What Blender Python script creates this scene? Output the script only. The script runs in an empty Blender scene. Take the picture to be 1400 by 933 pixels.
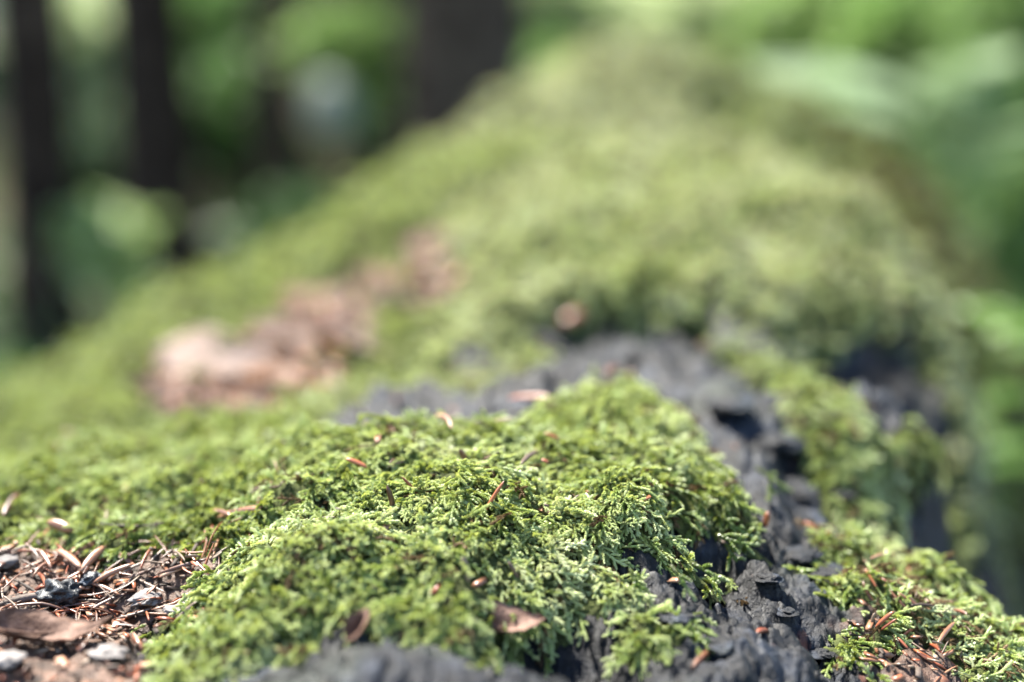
import bpy, math, random
import numpy as np
from mathutils import Vector, Matrix, Euler, Quaternion

SC = bpy.context.scene
R = math.radians
random.seed(11)
RNG = np.random.default_rng(11)

# ------------------------------------------------------------------ camera
F_PX = 1400 * 50 / 36.0
PITCH = 10.0
ZC = 0.62
cam_d = bpy.data.cameras.new("camera")
cam = bpy.data.objects.new("camera", cam_d)
SC.collection.objects.link(cam)
SC.camera = cam
cam_d.lens = 50
cam_d.sensor_width = 36
cam_d.clip_start = 0.02
cam_d.clip_end = 400
cam.location = (0, 0, ZC)
cam.rotation_euler = (R(90 - PITCH), 0, 0)
cam_d.dof.use_dof = True
cam_d.dof.focus_distance = 0.398
cam_d.dof.aperture_fstop = 2.85
cam_d.dof.aperture_blades = 0

# ------------------------------------------------------------------ light
SUN_EL, SUN_AZ = 60.0, 317.0        # azimuth clockwise from +Y
w = bpy.data.worlds.new("World")
SC.world = w
w.use_nodes = True
nt = w.node_tree
nt.nodes.clear()
sky = nt.nodes.new("ShaderNodeTexSky")
sky.sky_type = 'NISHITA'
sky.sun_disc = False
sky.sun_elevation = R(SUN_EL)
sky.sun_rotation = R(SUN_AZ)
bg = nt.nodes.new("ShaderNodeBackground")
bg.inputs[1].default_value = 0.10
wo = nt.nodes.new("ShaderNodeOutputWorld")
nt.links.new(sky.outputs[0], bg.inputs[0])
nt.links.new(bg.outputs[0], wo.inputs[0])
SUN = Vector((math.sin(R(SUN_AZ)) * math.cos(R(SUN_EL)), math.cos(R(SUN_AZ)) * math.cos(R(SUN_EL)), math.sin(R(SUN_EL))))
sl = bpy.data.lights.new("sun", 'SUN')
sl.energy = 5.0
sl.angle = R(5.0)
sl.color = (1.0, 0.95, 0.86)
so = bpy.data.objects.new("sun", sl)
SC.collection.objects.link(so)
so.rotation_euler = SUN.to_track_quat('Z', 'Y').to_euler()
so.location = (0, 0, 20)
SC.view_settings.view_transform = 'Standard'
SC.view_settings.look = 'None'
SC.view_settings.gamma = 1
SC.view_settings.exposure = 2.5
SC.cycles.max_bounces = 8
SC.cycles.diffuse_bounces = 3
SC.cycles.transmission_bounces = 6
SC.cycles.transparent_max_bounces = 8


# ------------------------------------------------------------------ helpers
def W(px, py, y):
    """world point whose depth is y along a sight line (pixel of the 1400x933 photograph)"""
    cx, cy = (px - 700) / F_PX, (466.5 - py) / F_PX
    p = R(PITCH)
    d = Vector((cx, math.cos(p) + cy * math.sin(p), -math.sin(p) + cy * math.cos(p)))
    return Vector((0, 0, ZC)) + d * (y / d.y)


def hash2(ix, iy, s):
    n = (ix.astype(np.int64) * 374761393 + iy.astype(np.int64) * 668265263 + s * 982451653) & 0x7fffffff
    n = ((n ^ (n >> 13)) * 1274126177) & 0x7fffffff
    return ((n ^ (n >> 16)) & 0xffffff) / float(0xffffff)


def vnoise(x, y, s=0):
    """gradient noise, about -1..1"""
    x0, y0 = np.floor(x), np.floor(y)
    fx, fy = x - x0, y - y0
    u, v = fx * fx * fx * (fx * (fx * 6 - 15) + 10), fy * fy * fy * (fy * (fy * 6 - 15) + 10)
    def g(dx, dy):
        a = hash2(x0 + dx, y0 + dy, s) * 2 * math.pi
        return np.cos(a) * (fx - dx) + np.sin(a) * (fy - dy)
    n = (g(0, 0) * (1 - u) + g(1, 0) * u) * (1 - v) + (g(0, 1) * (1 - u) + g(1, 1) * u) * v
    return n * 1.5


def fbm(x, y, s=0, o=4, gain=.5):
    r, a = 0, 1
    for i in range(o):
        r = r + a * vnoise(x * 2 ** i, y * 2 ** i, s + i * 7)
        a *= gain
    return r


def worley(x, y, s=0):
    x0, y0 = np.floor(x), np.floor(y)
    d1 = np.full(np.shape(x), 9.0); d2 = np.full(np.shape(x), 9.0)
    for i in (-1, 0, 1):
        for j in (-1, 0, 1):
            cx, cy = x0 + i, y0 + j
            d = np.hypot(cx + hash2(cx, cy, s) - x, cy + hash2(cx, cy, s + 5) - y)
            d2 = np.minimum(d2, np.maximum(d1, d)); d1 = np.minimum(d1, d)
    return d1, d2


def sstep(a, b, x):
    t = np.clip((x - a) / (b - a), 0, 1)
    return t * t * (3 - 2 * t)


def link(o, parent=None):
    SC.collection.objects.link(o)
    if parent:
        o.parent = parent
    return o


def tag(o, label=None, cat=None, group=None, kind=None):
    for k, v in (("label", label), ("category", cat), ("group", group), ("kind", kind)):
        if v:
            o[k] = v
    return o


def empty(name, loc=(0, 0, 0), rz=0):
    o = bpy.data.objects.new(name, None)
    o.empty_display_size = .01
    o.location = loc
    o.rotation_euler = (0, 0, rz)
    return link(o)


def mesh_np(name, V, Fq, smooth=True):
    me = bpy.data.meshes.new(name)
    V = np.asarray(V, dtype=np.float32); Fq = np.asarray(Fq, dtype=np.int32)
    n, k = Fq.shape
    me.vertices.add(len(V)); me.vertices.foreach_set("co", V.ravel())
    me.loops.add(n * k); me.loops.foreach_set("vertex_index", Fq.ravel())
    me.polygons.add(n)
    me.polygons.foreach_set("loop_start", np.arange(0, n * k, k, dtype=np.int32))
    me.update(calc_edges=True)
    me.validate()
    if smooth:
        me.polygons.foreach_set("use_smooth", np.ones(len(me.polygons), dtype=bool))
    return me


def attr(me, name, arr, typ='FLOAT', dom='POINT'):
    a = me.attributes.new(name, typ, dom)
    key = {'FLOAT': 'value', 'INT': 'value', 'FLOAT_VECTOR': 'vector', 'FLOAT_COLOR': 'color'}[typ]
    a.data.foreach_set(key, np.asarray(arr, dtype=np.int32 if typ == 'INT' else np.float32).ravel())


class MB:
    def __init__(s): s.v, s.f = [], []
    def tube(s, pts, rad, n=8, cap=True, flat=1.0, up=Vector((0, 0, 1))):
        b = len(s.v)
        for i, p in enumerate(pts):
            a = pts[max(i - 1, 0)]; c = pts[min(i + 1, len(pts) - 1)]
            t = (Vector(c) - Vector(a)).normalized()
            u = t.cross(up)
            if u.length < 1e-3: u = t.cross(Vector((1, 0, 0)))
            u.normalize(); v = u.cross(t)
            r = rad[i] if hasattr(rad, '__len__') else rad
            for k in range(n):
                an = 2 * math.pi * k / n
                s.v.append(Vector(p) + u * math.cos(an) * r + v * math.sin(an) * r * flat)
        for i in range(len(pts) - 1):
            for k in range(n):
                k2 = (k + 1) % n
                s.f.append((b + i * n + k, b + i * n + k2, b + (i + 1) * n + k2, b + (i + 1) * n + k))
        if cap:
            s.f.append(tuple(b + k for k in range(n))[::-1]); e = b + (len(pts) - 1) * n
            s.f.append(tuple(e + k for k in range(n)))
        return s
    def mesh(s, name, mat, smooth=True):
        me = bpy.data.meshes.new(name)
        me.from_pydata([tuple(v) for v in s.v], [], s.f)
        me.materials.append(mat)
        if smooth:
            me.polygons.foreach_set("use_smooth", np.ones(len(me.polygons), dtype=bool))
        me.update()
        return me
    def build(s, name, mat, parent=None, smooth=True):
        return link(bpy.data.objects.new(name, s.mesh(name, mat, smooth)), parent)


# ------------------------------------------------------------------ materials
def srgb(r, g, b):
    f = lambda c: (c / 255) / 12.92 if c / 255 <= .04045 else ((c / 255 + .055) / 1.055) ** 2.4
    return (f(r), f(g), f(b), 1)


class NT:
    def __init__(s, name):
        s.m = bpy.data.materials.new(name); s.m.use_nodes = True
        s.t = s.m.node_tree; s.t.nodes.clear()
        s.out = s.n("ShaderNodeOutputMaterial")
    def n(s, typ, **kw):
        nd = s.t.nodes.new(typ)
        for k, v in kw.items(): setattr(nd, k, v)
        return nd
    def l(s, a, b): s.t.links.new(a, b)
    def mix(s, fac, a, b, typ='MIX'):
        m = s.n("ShaderNodeMix", data_type='RGBA', blend_type=typ)
        for k, v in ((0, fac), (6, a), (7, b)):
            if hasattr(v, 'links'): s.l(v, m.inputs[k])
            else: m.inputs[k].default_value = v
        return m.outputs[2]
    def ramp(s, x, stops):
        r = s.n("ShaderNodeValToRGB"); e = r.color_ramp.elements
        while len(e) < len(stops): e.new(.5)
        for i, (p, c) in enumerate(stops):
            e[i].position = p; e[i].color = c if len(c) == 4 else (*c, 1)
        s.l(x, r.inputs[0]); return r.outputs[0]
    def math(s, op, a, b=0.0):
        m = s.n("ShaderNodeMath", operation=op)
        for k, v in ((0, a), (1, b)):
            if hasattr(v, 'links'): s.l(v, m.inputs[k])
            else: m.inputs[k].default_value = v
        return m.outputs[0]
    def attr(s, name, typ='GEOMETRY'):
        a = s.n("ShaderNodeAttribute", attribute_name=name, attribute_type=typ); return a
    def noise(s, scale, detail=4, co=None, rough=.55):
        t = s.n("ShaderNodeTexNoise"); t.inputs["Scale"].default_value = scale
        t.inputs["Detail"].default_value = detail; t.inputs["Roughness"].default_value = rough
        if co: s.l(co, t.inputs["Vector"])
        return t.outputs[0]
    def coord(s, kind="Object"):
        return s.n("ShaderNodeTexCoord").outputs[kind]
    def bump(s, h, dist, strength=1):
        b = s.n("ShaderNodeBump"); b.inputs["Distance"].default_value = dist; b.inputs["Strength"].default_value = strength
        s.l(h, b.inputs["Height"]); return b.outputs[0]
    def surf(s, col, rough=.7, spec=.3, normal=None, translucent=0, tcol=None):
        p = s.n("ShaderNodeBsdfPrincipled")
        for k, v in (("Base Color", col), ("Roughness", rough), ("Specular IOR Level", spec)):
            if hasattr(v, 'links'): s.l(v, p.inputs[k])
            else: p.inputs[k].default_value = v
        if normal: s.l(normal, p.inputs["Normal"])
        if translucent:
            t = s.n("ShaderNodeBsdfTranslucent"); mx = s.n("ShaderNodeMixShader"); mx.inputs[0].default_value = translucent
            c = tcol if tcol is not None else col
            if hasattr(c, 'links'): s.l(c, t.inputs[0])
            else: t.inputs[0].default_value = c
            s.l(p.outputs[0], mx.inputs[1]); s.l(t.outputs[0], mx.inputs[2]); s.l(mx.outputs[0], s.out.inputs[0])
        else:
            s.l(p.outputs[0], s.out.inputs[0])
        return s.m


def moss_leaf_material():
    n = NT("moss_leaf")
    tint = n.attr("tint", 'INSTANCER').outputs["Fac"]
    age = n.attr("age").outputs["Fac"]
    old = n.math('MULTIPLY', n.math('POWER', age, 1.5), .9)
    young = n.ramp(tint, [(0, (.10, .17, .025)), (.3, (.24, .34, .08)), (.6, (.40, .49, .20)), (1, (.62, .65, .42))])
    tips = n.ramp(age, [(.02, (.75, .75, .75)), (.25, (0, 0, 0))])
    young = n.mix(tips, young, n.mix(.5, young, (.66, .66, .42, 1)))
    col = n.mix(old, young, (.06, .06, .018, 1))
    tc = n.mix(old, n.mix(.5, young, (.45, .46, .05, 1)), (.08, .06, .015, 1))
    return n.surf(col, .42, .45, None, .36, tc)


def moss_base_material():
    n = NT("moss_humus")
    c = n.coord()
    f = n.noise(220, 3, c)
    col = n.ramp(f, [(.3, (.018, .02, .008)), (.55, (.045, .055, .018)), (.75, (.09, .10, .03))])
    return n.surf(col, .9, .1, n.bump(n.noise(700, 3, c), .001))


def bark_material():
    n = NT("weathered_bark")
    c = n.coord()
    lit = n.attr("litter").outputs["Fac"]
    f = n.noise(55, 8, c, .65)
    g = n.noise(260, 6, c, .7)
    col = n.ramp(f, [(.36, (.002, .0025, .004)), (.48, (.004, .006, .011)), (.59, (.013, .020, .036)), (.74, (.07, .086, .12))])
    col = n.mix(n.ramp(g, [(.35, (0, 0, 0)), (.65, (1, 1, 1))]), n.mix(.65, col, (.004, .004, .005, 1)), col)
    alg = n.ramp(n.noise(30, 4, c), [(.55, (0, 0, 0)), (.68, (.7, .7, .7))])
    col = n.mix(n.math('MULTIPLY', alg, .7), col, (.035, .045, .03, 1))
    lowf = n.ramp(n.noise(20, 3, c), [(.38, (.25, .25, .27)), (.6, (1.15, 1.15, 1.12))])
    col = n.mix(1.0, col, lowf, 'MULTIPLY')
    rust = n.ramp(n.noise(75, 2, c), [(.68, (0, 0, 0)), (.74, (.8, .8, .8))])
    col = n.mix(rust, col, (.10, .03, .015, 1))
    hum = n.ramp(n.noise(190, 5, c), [(.3, (.02, .011, .007)), (.5, (.07, .038, .024)), (.7, (.17, .10, .07))])
    col = n.mix(lit, col, hum)
    h = n.math('ADD', g, n.math('MULTIPLY', n.noise(900, 4, c, .7), .35))
    return n.surf(col, .5, .32, n.bump(h, .0016))


def simple_mat(name, stops, scale=60, rough=.6, spec=.3, bump=.0004, transl=0, detail=5):
    n = NT(name); c = n.coord()
    f = n.noise(scale, detail, c)
    oi = n.n("ShaderNodeObjectInfo").outputs["Random"]
    f2 = n.math('ADD', f, n.math('MULTIPLY', n.math('SUBTRACT', oi, .5), .35))
    return n.surf(n.ramp(f2, stops), rough, spec, n.bump(n.noise(scale * 4, 3, c), bump), transl)


def leafcard_material(name, stops, transl=.45):
    n = NT(name)
    tint = n.attr("tint", 'INSTANCER').outputs["Fac"]
    return n.surf(n.ramp(tint, stops), .45, .35, None, transl)


M_MOSS = moss_leaf_material()
M_HUMUS = moss_base_material()
M_BARK = bark_material()
M_NEEDLE = simple_mat("dry_needle", [(.3, (.045, .017, .009)), (.5, (.14, .056, .028)), (.72, (.27, .145, .08))], 160, .4, .5, .0001)
M_NEEDLE_PALE = simple_mat("pale_needle", [(.3, (.08, .05, .035)), (.7, (.22, .165, .12))], 160, .45, .4, .0001)
M_NEEDLE_RED = simple_mat("red_needle", [(.3, (.13, .03, .012)), (.7, (.30, .10, .045))], 160, .35, .5, .0001)
M_HUSK = simple_mat("bud_scale", [(.3, (.09, .035, .018)), (.5, (.21, .10, .055)), (.75, (.33, .21, .145))], 130, .35, .5, .0002)
M_CHIP = simple_mat("grey_flake", [(.3, (.10, .09, .085)), (.6, (.21, .19, .18)), (.8, (.32, .30, .285))], 120, .7, .2, .0003)
M_COAL = simple_mat("charred_wood", [(.35, (.008, .009, .011)), (.55, (.025, .03, .038)), (.75, (.10, .115, .135))], 260, .45, .5, .0006)
M_TWIG = simple_mat("twig_bark", [(.3, (.018, .012, .009)), (.55, (.055, .04, .03)), (.8, (.15, .115, .095))], 200, .7, .25, .0003)
M_LEAF_PINK = simple_mat("bleached_leaf", [(.3, (.07, .046, .035)), (.5, (.15, .108, .088)), (.75, (.25, .20, .175))], 60, .9, .1, .0004, .15)
M_LEAF_BROWN = simple_mat("brown_leaf", [(.3, (.05, .024, .016)), (.5, (.09, .048, .032)), (.75, (.20, .125, .095))], 230, .7, .2, .0004, .15)
M_LEAF_ORANGE = simple_mat("orange_leaf", [(.3, (.09, .032, .012)), (.7, (.19, .085, .035))], 70, .5, .3, .0004, .2)


# ------------------------------------------------------------------ the shape of the log: surveyed heights, interpolated
CTRL_PX = """
-60 900 .34|0 900 .34|100 900 .338|250 900 .332|450 860 .327|600 850 .330|750 850 .335|100 980 .315|300 960 .307|500 920 .309|700 920 .312|850 905 .318
-60 820 .378|0 820 .376|100 815 .376|200 820 .367|300 790 .360|450 750 .357|600 750 .358|750 750 .362|880 760 .370
-60 740 .412|0 740 .41|100 740 .405|200 730 .40|300 735 .388|400 680 .390|500 660 .395|600 650 .398|700 650 .402|800 640 .405|900 650 .402|960 680 .398
-60 660 .46|0 660 .46|100 650 .452|200 640 .443|300 640 .432|400 600 .436|500 580 .442|600 573 .445|700 570 .450|800 540 .470|850 525 .482|920 545 .468|1000 620 .43|1035 655 .415
850 815 .343|950 800 .358|900 933 .326|1000 933 .330|1100 933 .342|1180 933 .352|1000 715 .402|1080 740 .397|1050 800 .383|1130 850 .373
1150 720 .422|1200 760 .413|1250 800 .402|1300 850 .387|1400 930 .367|1300 780 .425|1400 850 .410|1500 950 .38
950 560 .495|1030 640 .455|1100 690 .447|1080 600 .49|1000 520 .535|900 478 .565|800 475 .575|740 495 .56|680 530 .53
300 580 .52|450 570 .50|520 545 .53|600 548 .52|150 600 .55|50 600 .58|-60 600 .6
750 385 .665|850 385 .665|950 385 .665|1050 392 .665|1150 415 .67|1240 465 .68|1300 520 .67|750 440 .645|850 445 .64|950 445 .635|1050 465 .63|1150 520 .61|1250 575 .60|1150 545 .56|1250 605 .54|1300 680 .52|1240 730 .485|1180 690 .47|640 500 .60|560 470 .66
700 330 .78|850 330 .75|1000 330 .75|1150 350 .75|1240 400 .74|1310 480 .71|600 400 .76|780 250 .88|900 240 .90|1040 250 .88|660 260 .95
850 200 1.0|950 178 1.03|1050 200 1.0|1150 262 .92|1230 335 .86|1295 430 .79
1200 200 1.45|1280 262 1.35|1325 360 1.22|1340 450 1.12|980 140 1.62|900 110 1.62|820 92 1.6|740 100 1.5|800 135 1.3|720 180 1.2
650 150 1.3|560 215 1.17|450 290 1.07|350 350 1.05|250 395 1.05|150 440 1.0|60 500 .95|0 540 .9|-80 570 .88
500 350 .88|600 310 .92|450 430 .76|300 490 .72|200 520 .70|100 540 .69|360 400 .88|0 590 .68"""
CTRL_Z = [(-.15, .26, -.21), (0, .26, -.21), (.1, .27, -.21), (.17, .29, -.22), (.26, .33, -.21), (-.26, .27, -.2),
          (.185, .50, -.30), (.21, .44, -.29), (.225, .56, -.37), (.275, .72, -.42), (.35, .88, -.44), (.40, .5, -.5), (.45, .7, -.52), (.16, .47, -.20),
          (.50, 1.0, -.45), (.55, 1.3, -.42), (.75, 1.6, -.5), (.34, 1.0, -.26),
          (.08, 1.22, -.035), (.17, 1.15, -.075), (.28, 1.1, -.13), (0.20, 1.27, -.06),
          (-.35, .5, -.18), (-.45, .7, -.27), (-.55, .9, -.40), (-.5, 1.2, -.45), (-.3, 1.3, -.40), (-.1, 1.5, -.25), (-.35, 1.6, -.5),
          (-.15, 1.25, -.22), (.0, 1.7, -.12), (.2, 1.85, -.14), (.4, 1.85, -.25), (.1, 2.2, -.3), (-.2, 2.1, -.4), (.5, 2.3, -.45),
          (-.8, .6, -.45), (-.9, 1.2, -.55), (-.8, 2., -.58), (.9, .6, -.55), (.95, 1.2, -.58), (.9, 2.2, -.58), (0, 2.5, -.5),
          (-.7, .35, -.35), (.6, .3, -.42), (-.5, .3, -.25)]
P = []
for row in CTRL_PX.strip().split("\n"):
    for c in row.split("|"):
        a, b, d = (float(t) for t in c.split()); P.append(tuple(W(a, b, d)))
P += [(x, y, z + ZC) for x, y, z in CTRL_Z]
P = np.array(P)


# interpolate in (x, log-ish y) so that near points, which lie closer together, weigh evenly
def warp(x, y):
    y = np.maximum(y, .05)
    return x / y ** .6, np.log(y) * 1.1


def tps_fit(P, lam=2e-4):
    a, b = warp(P[:, 0], P[:, 1])
    r2 = (a[:, None] - a) ** 2 + (b[:, None] - b) ** 2
    K = r2 * np.log(r2 + 1e-12) * .5 + np.eye(len(P)) * lam
    Q = np.c_[np.ones(len(P)), a, b]
    A = np.block([[K, Q], [Q.T, np.zeros((3, 3))]])
    s = np.linalg.solve(A, np.r_[P[:, 2], 0, 0, 0])
    return a, b, s


TA, TB, TS = tps_fit(P)


def H0(x, y):
    x, y = np.asarray(x, float), np.asarray(y, float)
    sh = x.shape
    a, b = warp(x.ravel(), y.ravel())
    out = np.empty(a.size)
    for i in range(0, a.size, 20000):
        aa, bb = a[i:i + 20000], b[i:i + 20000]
        r2 = (aa[:, None] - TA) ** 2 + (bb[:, None] - TB) ** 2
        out[i:i + 20000] = (r2 * np.log(r2 + 1e-12) * .5) @ TS[:-3] + TS[-3] + TS[-2] * aa + TS[-1] * bb
    return out.reshape(sh)


def hit0(px, py, f=H0, off=0.0):
    """march the sight line until it meets the log"""
    ys = np.geomspace(.26, 2.6, 900)
    o = W(px, py, 1.0); x = o.x * ys; z = ZC + (o.z - ZC) * ys
    h = f(x, ys) + off
    k = np.nonzero(z < h)[0]
    k = k[0] if len(k) else 899
    return x[k], ys[k], h[k]


# grid
NU, NV = 760, 620
u = np.linspace(-.62, .66, NU)
tv = np.linspace(0, 1, NV)
yv = .255 + .30 * tv ** 1.0 * .9 + 2.05 * tv ** 5
UU, YY = np.meshgrid(u, yv)
XX = UU * YY * (1 + .35 * np.maximum(0, YY - 1))
Z0 = H0(XX, YY)
# the sheet is planted in the ground round its rim
edge = np.maximum.reduce([sstep(.52, .62, np.abs(UU)), sstep(2.0, 2.5, YY)])
Z0 = Z0 * (1 - edge) + (-.05) * edge


def poly_sd(x, y, poly):
    """signed distance, positive inside"""
    x, y = x.ravel(), y.ravel()
    d = np.full(x.size, 1e9); ins = np.zeros(x.size, bool)
    n = len(poly)
    for i in range(n):
        (ax, ay), (bx, by) = poly[i], poly[(i + 1) % n]
        ex, ey = bx - ax, by - ay
        t = np.clip(((x - ax) * ex + (y - ay) * ey) / (ex * ex + ey * ey + 1e-12), 0, 1)
        d = np.minimum(d, np.hypot(x - ax - t * ex, y - ay - t * ey))
        c = ((ay > y) != (by > y)) & (x < ex * (y - ay) / (ey if abs(ey) > 1e-12 else 1e-12) + ax)
        ins ^= c
    return np.where(ins, d, -d)


def wpoly(px_list):
    return [hit0(a, b)[:2] for a, b in px_list]


BARK_POLYS = [
    [(425, 562), (500, 522), (600, 512), (690, 508), (730, 480), (800, 455), (860, 450), (920, 456), (1000, 482), (1050, 525), (1078, 585), (1108, 650), (1135, 703), (1080, 712), (1045, 690), (1035, 650), (975, 590), (925, 545), (860, 522), (790, 520), (700, 560), (620, 560), (500, 578)],
    [(835, 812), (905, 835), (960, 820), (955, 790), (1000, 775), (990, 700), (1040, 715), (1075, 735), (1110, 745), (1145, 790), (1130, 850), (1160, 880), (1240, 960), (1000, 990), (850, 960)],
    [(190, 960), (250, 905), (330, 880), (400, 858), (450, 835), (520, 836), (600, 846), (700, 852), (740, 840), (850, 840), (870, 960), (600, 1100), (150, 1100)],
    [(1030, 430), (1090, 448), (1150, 472), (1220, 512), (1265, 548), (1290, 585), (1262, 590), (1215, 560), (1160, 522), (1110, 490), (1050, 460)],
    [(680, 795), (740, 765), (800, 762), (850, 780), (880, 870), (800, 895), (690, 868)],
    [(725, 402), (790, 378), (860, 384), (930, 378), (1010, 388), (1040, 420), (960, 432), (880, 415), (800, 426), (740, 424)],  # dark bark put here as the shade under the hump's front
    [(1100, 415), (1180, 422), (1255, 465), (1290, 530), (1240, 520), (1150, 455)],  # dark bark standing in for shade below the hump's right side
    [(1190, 705), (1240, 745), (1300, 762), (1320, 740), (1270, 700), (1240, 690)],
    [(620, 455), (680, 470), (690, 490), (630, 480)],
    [(440, 360), (475, 350), (480, 375), (450, 385)], [(590, 300), (625, 298), (615, 318), (590, 318)],
    [(110, 592), (170, 572), (180, 588), (120, 606)],
    [(890, 758), (935, 750), (965, 770), (950, 792), (910, 785)],
    [(940, 685), (1000, 690), (1005, 735), (950, 725)],
]
LITTER_POLYS = [
    [(-80, 760), (40, 745), (90, 735), (160, 745), (235, 745), (265, 732), (285, 748), (240, 785), (205, 815), (190, 870), (215, 940), (150, 1010), (-120, 960)],
    [(200, 500), (230, 460), (330, 450), (400, 400), (470, 375), (540, 350), (610, 330), (630, 355), (560, 400), (480, 460), (440, 530), (300, 550), (220, 560)],
    [(1290, 860), (1200, 850), (1180, 800), (1160, 830), (1210, 900), (1280, 933)],
]
wob = fbm(XX * 55, YY * 55, 3, 3) * .006 + vnoise(XX * 260, YY * 260, 9) * .002
sdB = np.full(XX.size, -9.0)
for q in BARK_POLYS:
    sdB = np.maximum(sdB, poly_sd(XX, YY, wpoly(q)))
sdB = np.maximum(sdB, poly_sd(XX, YY, [(.158, .455), (.188, .53), (.232, .67), (.29, .8), (.43, 1.1), (.9, 1.3), (.9, .25), (.3, .38), (.19, .43)]))
sdL = np.full(XX.size, -9.0)
for q in LITTER_POLYS:
    sdL = np.maximum(sdL, poly_sd(XX, YY, wpoly(q)))
sdB = sdB.reshape(XX.shape) + wob * np.clip(YY / .5, 1, 2)
sdL = sdL.reshape(XX.shape) + wob * np.clip(YY / .5, 1, 2)
sdL = sdL - sstep(.55, .62, YY) * sstep(.05, .5, fbm(XX * 38, YY * 30, 88, 2)) * .03
LIT = sstep(-.004, .004, sdL)
MOSS = sstep(.0005, -.0105, np.maximum(sdB, sdL))
BLT = LIT

# dents and swellings: px, py, radius, height
for a, b, r, h in [(745, 815, .014, -.022), (800, 840, .014, -.022), (975, 712, .008, -.014), (935, 402, .022, -.022), (860, 405, .022, -.018), (790, 398, .022, -.020), (1190, 470, .03, -.03), (1250, 550, .03, -.03), (1120, 430, .02, -.015), (1000, 655, .006, .003), (1020, 500, .02, -.008),
                   (600, 540, .02, -.008), (455, 365, .025, -.02), (600, 300, .03, -.02), (620, 395, .018, -.012), (660, 480, .014, -.010), (1080, 690, .02, -.008), (130, 590, .02, -.012), (60, 690, .012, -.005),
                   (640, 640, .015, .004), (870, 700, .012, .004), (250, 680, .012, .003), (520, 310, .04, .012)]:
    x, y, _ = hit0(a, b)
    Z0 += h * np.exp(-((XX - x) ** 2 + (YY - y) ** 2) / (2 * (r * .7) ** 2))

big = fbm(XX * 16, YY * 16, 21, 2) * .0042 * np.clip(YY / .5, .8, 3)
Z0 += big
Z0 -= .010 * sstep(0, .02, sdL) * sstep(.55, .62, YY)
# bark relief: long fibres and cracks that run down the log
fib = fbm(XX * 190 + vnoise(XX * 40, YY * 40, 2) * 3, YY * 60, 31, 4, .55)
d1, d2 = worley(XX * 75 + fib * .5, YY * 45, 4)
crack = 1 - sstep(0, .18, d2 - d1)
rdg = 1 - np.abs(fbm(XX * 120 + 7, YY * 75, 47, 4, .55)) * 1.6
brk = fib * .0013 - crack * .0014 - sstep(.75, 1.0, rdg) * .0022 + fbm(XX * 62, YY * 62, 41, 4, .6) * .0040
FS = np.clip(YY / .52, 1, 2.6) ** .9
bare = sstep(.004, .016, sdB)
barkH = Z0 - .014 * MOSS * FS - .002 - FS * (1 - MOSS) * (1 - LIT) * (.0065 - .0055 * bare) + .003 * fbm(XX * 28, YY * 28, 43, 2) + brk * np.clip(YY / .45, .8, 2.2) * (1 - LIT * .6) - .0035 * LIT
# moss thickness with lumps
lump = fbm(XX * 40, YY * 40, 51, 3, .6) * .0052 + vnoise(XX * 110, YY * 110, 56) * .0030
mossH = Z0 - .0072 * FS + (lump * np.clip(YY / .45, 1, 2.2)) * MOSS - .004 * (1 - MOSS)

idx = np.arange(NU * NV).reshape(NV, NU)
quads = np.stack([idx[:-1, :-1], idx[:-1, 1:], idx[1:, 1:], idx[1:, :-1]], -1).reshape(-1, 4)
V = np.stack([XX, YY, barkH], -1).reshape(-1, 3)

log = empty("fallen_log", (0.05, .9, 0))
tag(log, "old fallen log with dark blue-grey bark showing between thick moss patches", "log")
me = mesh_np("bark", V - np.array(log.location), quads)
attr(me, "litter", LIT)
me.materials.append(M_BARK)
link(bpy.data.objects.new("bark", me), log)


# bilinear-ish lookup on the finished surfaces
def lookup(A, x, y):
    x, y = np.asarray(x, float), np.asarray(y, float)
    j = np.interp(y, yv, np.arange(NV))
    uu = x / (y * (1 + .35 * np.maximum(0, y - 1)))
    i = np.clip((uu - u[0]) / (u[1] - u[0]), 0, NU - 1.001)
    j = np.clip(j, 0, NV - 1.001)
    i0, j0 = i.astype(int), j.astype(int); fi, fj = i - i0, j - j0
    return (A[j0, i0] * (1 - fi) + A[j0, i0 + 1] * fi) * (1 - fj) + (A[j0 + 1, i0] * (1 - fi) + A[j0 + 1, i0 + 1] * fi) * fj


TOP = np.maximum(barkH, np.where(MOSS > .1, mossH, -9))
surfz = lambda x, y: lookup(TOP, x, y)


def hit(px, py, off=0.0):
    x, y, z = hit0(px, py, surfz, off)
    return Vector((x, y, z))


def normal_at(x, y, A=None, e=.004):
    A = TOP if A is None else A
    dx = (lookup(A, x + e, y) - lookup(A, x - e, y)) / (2 * e)
    dy = (lookup(A, x, y + e) - lookup(A, x, y - e)) / (2 * e)
    n = np.stack([-dx, -dy, np.ones_like(dx)], -1)
    return n / np.linalg.norm(n, axis=-1, keepdims=True)


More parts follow.
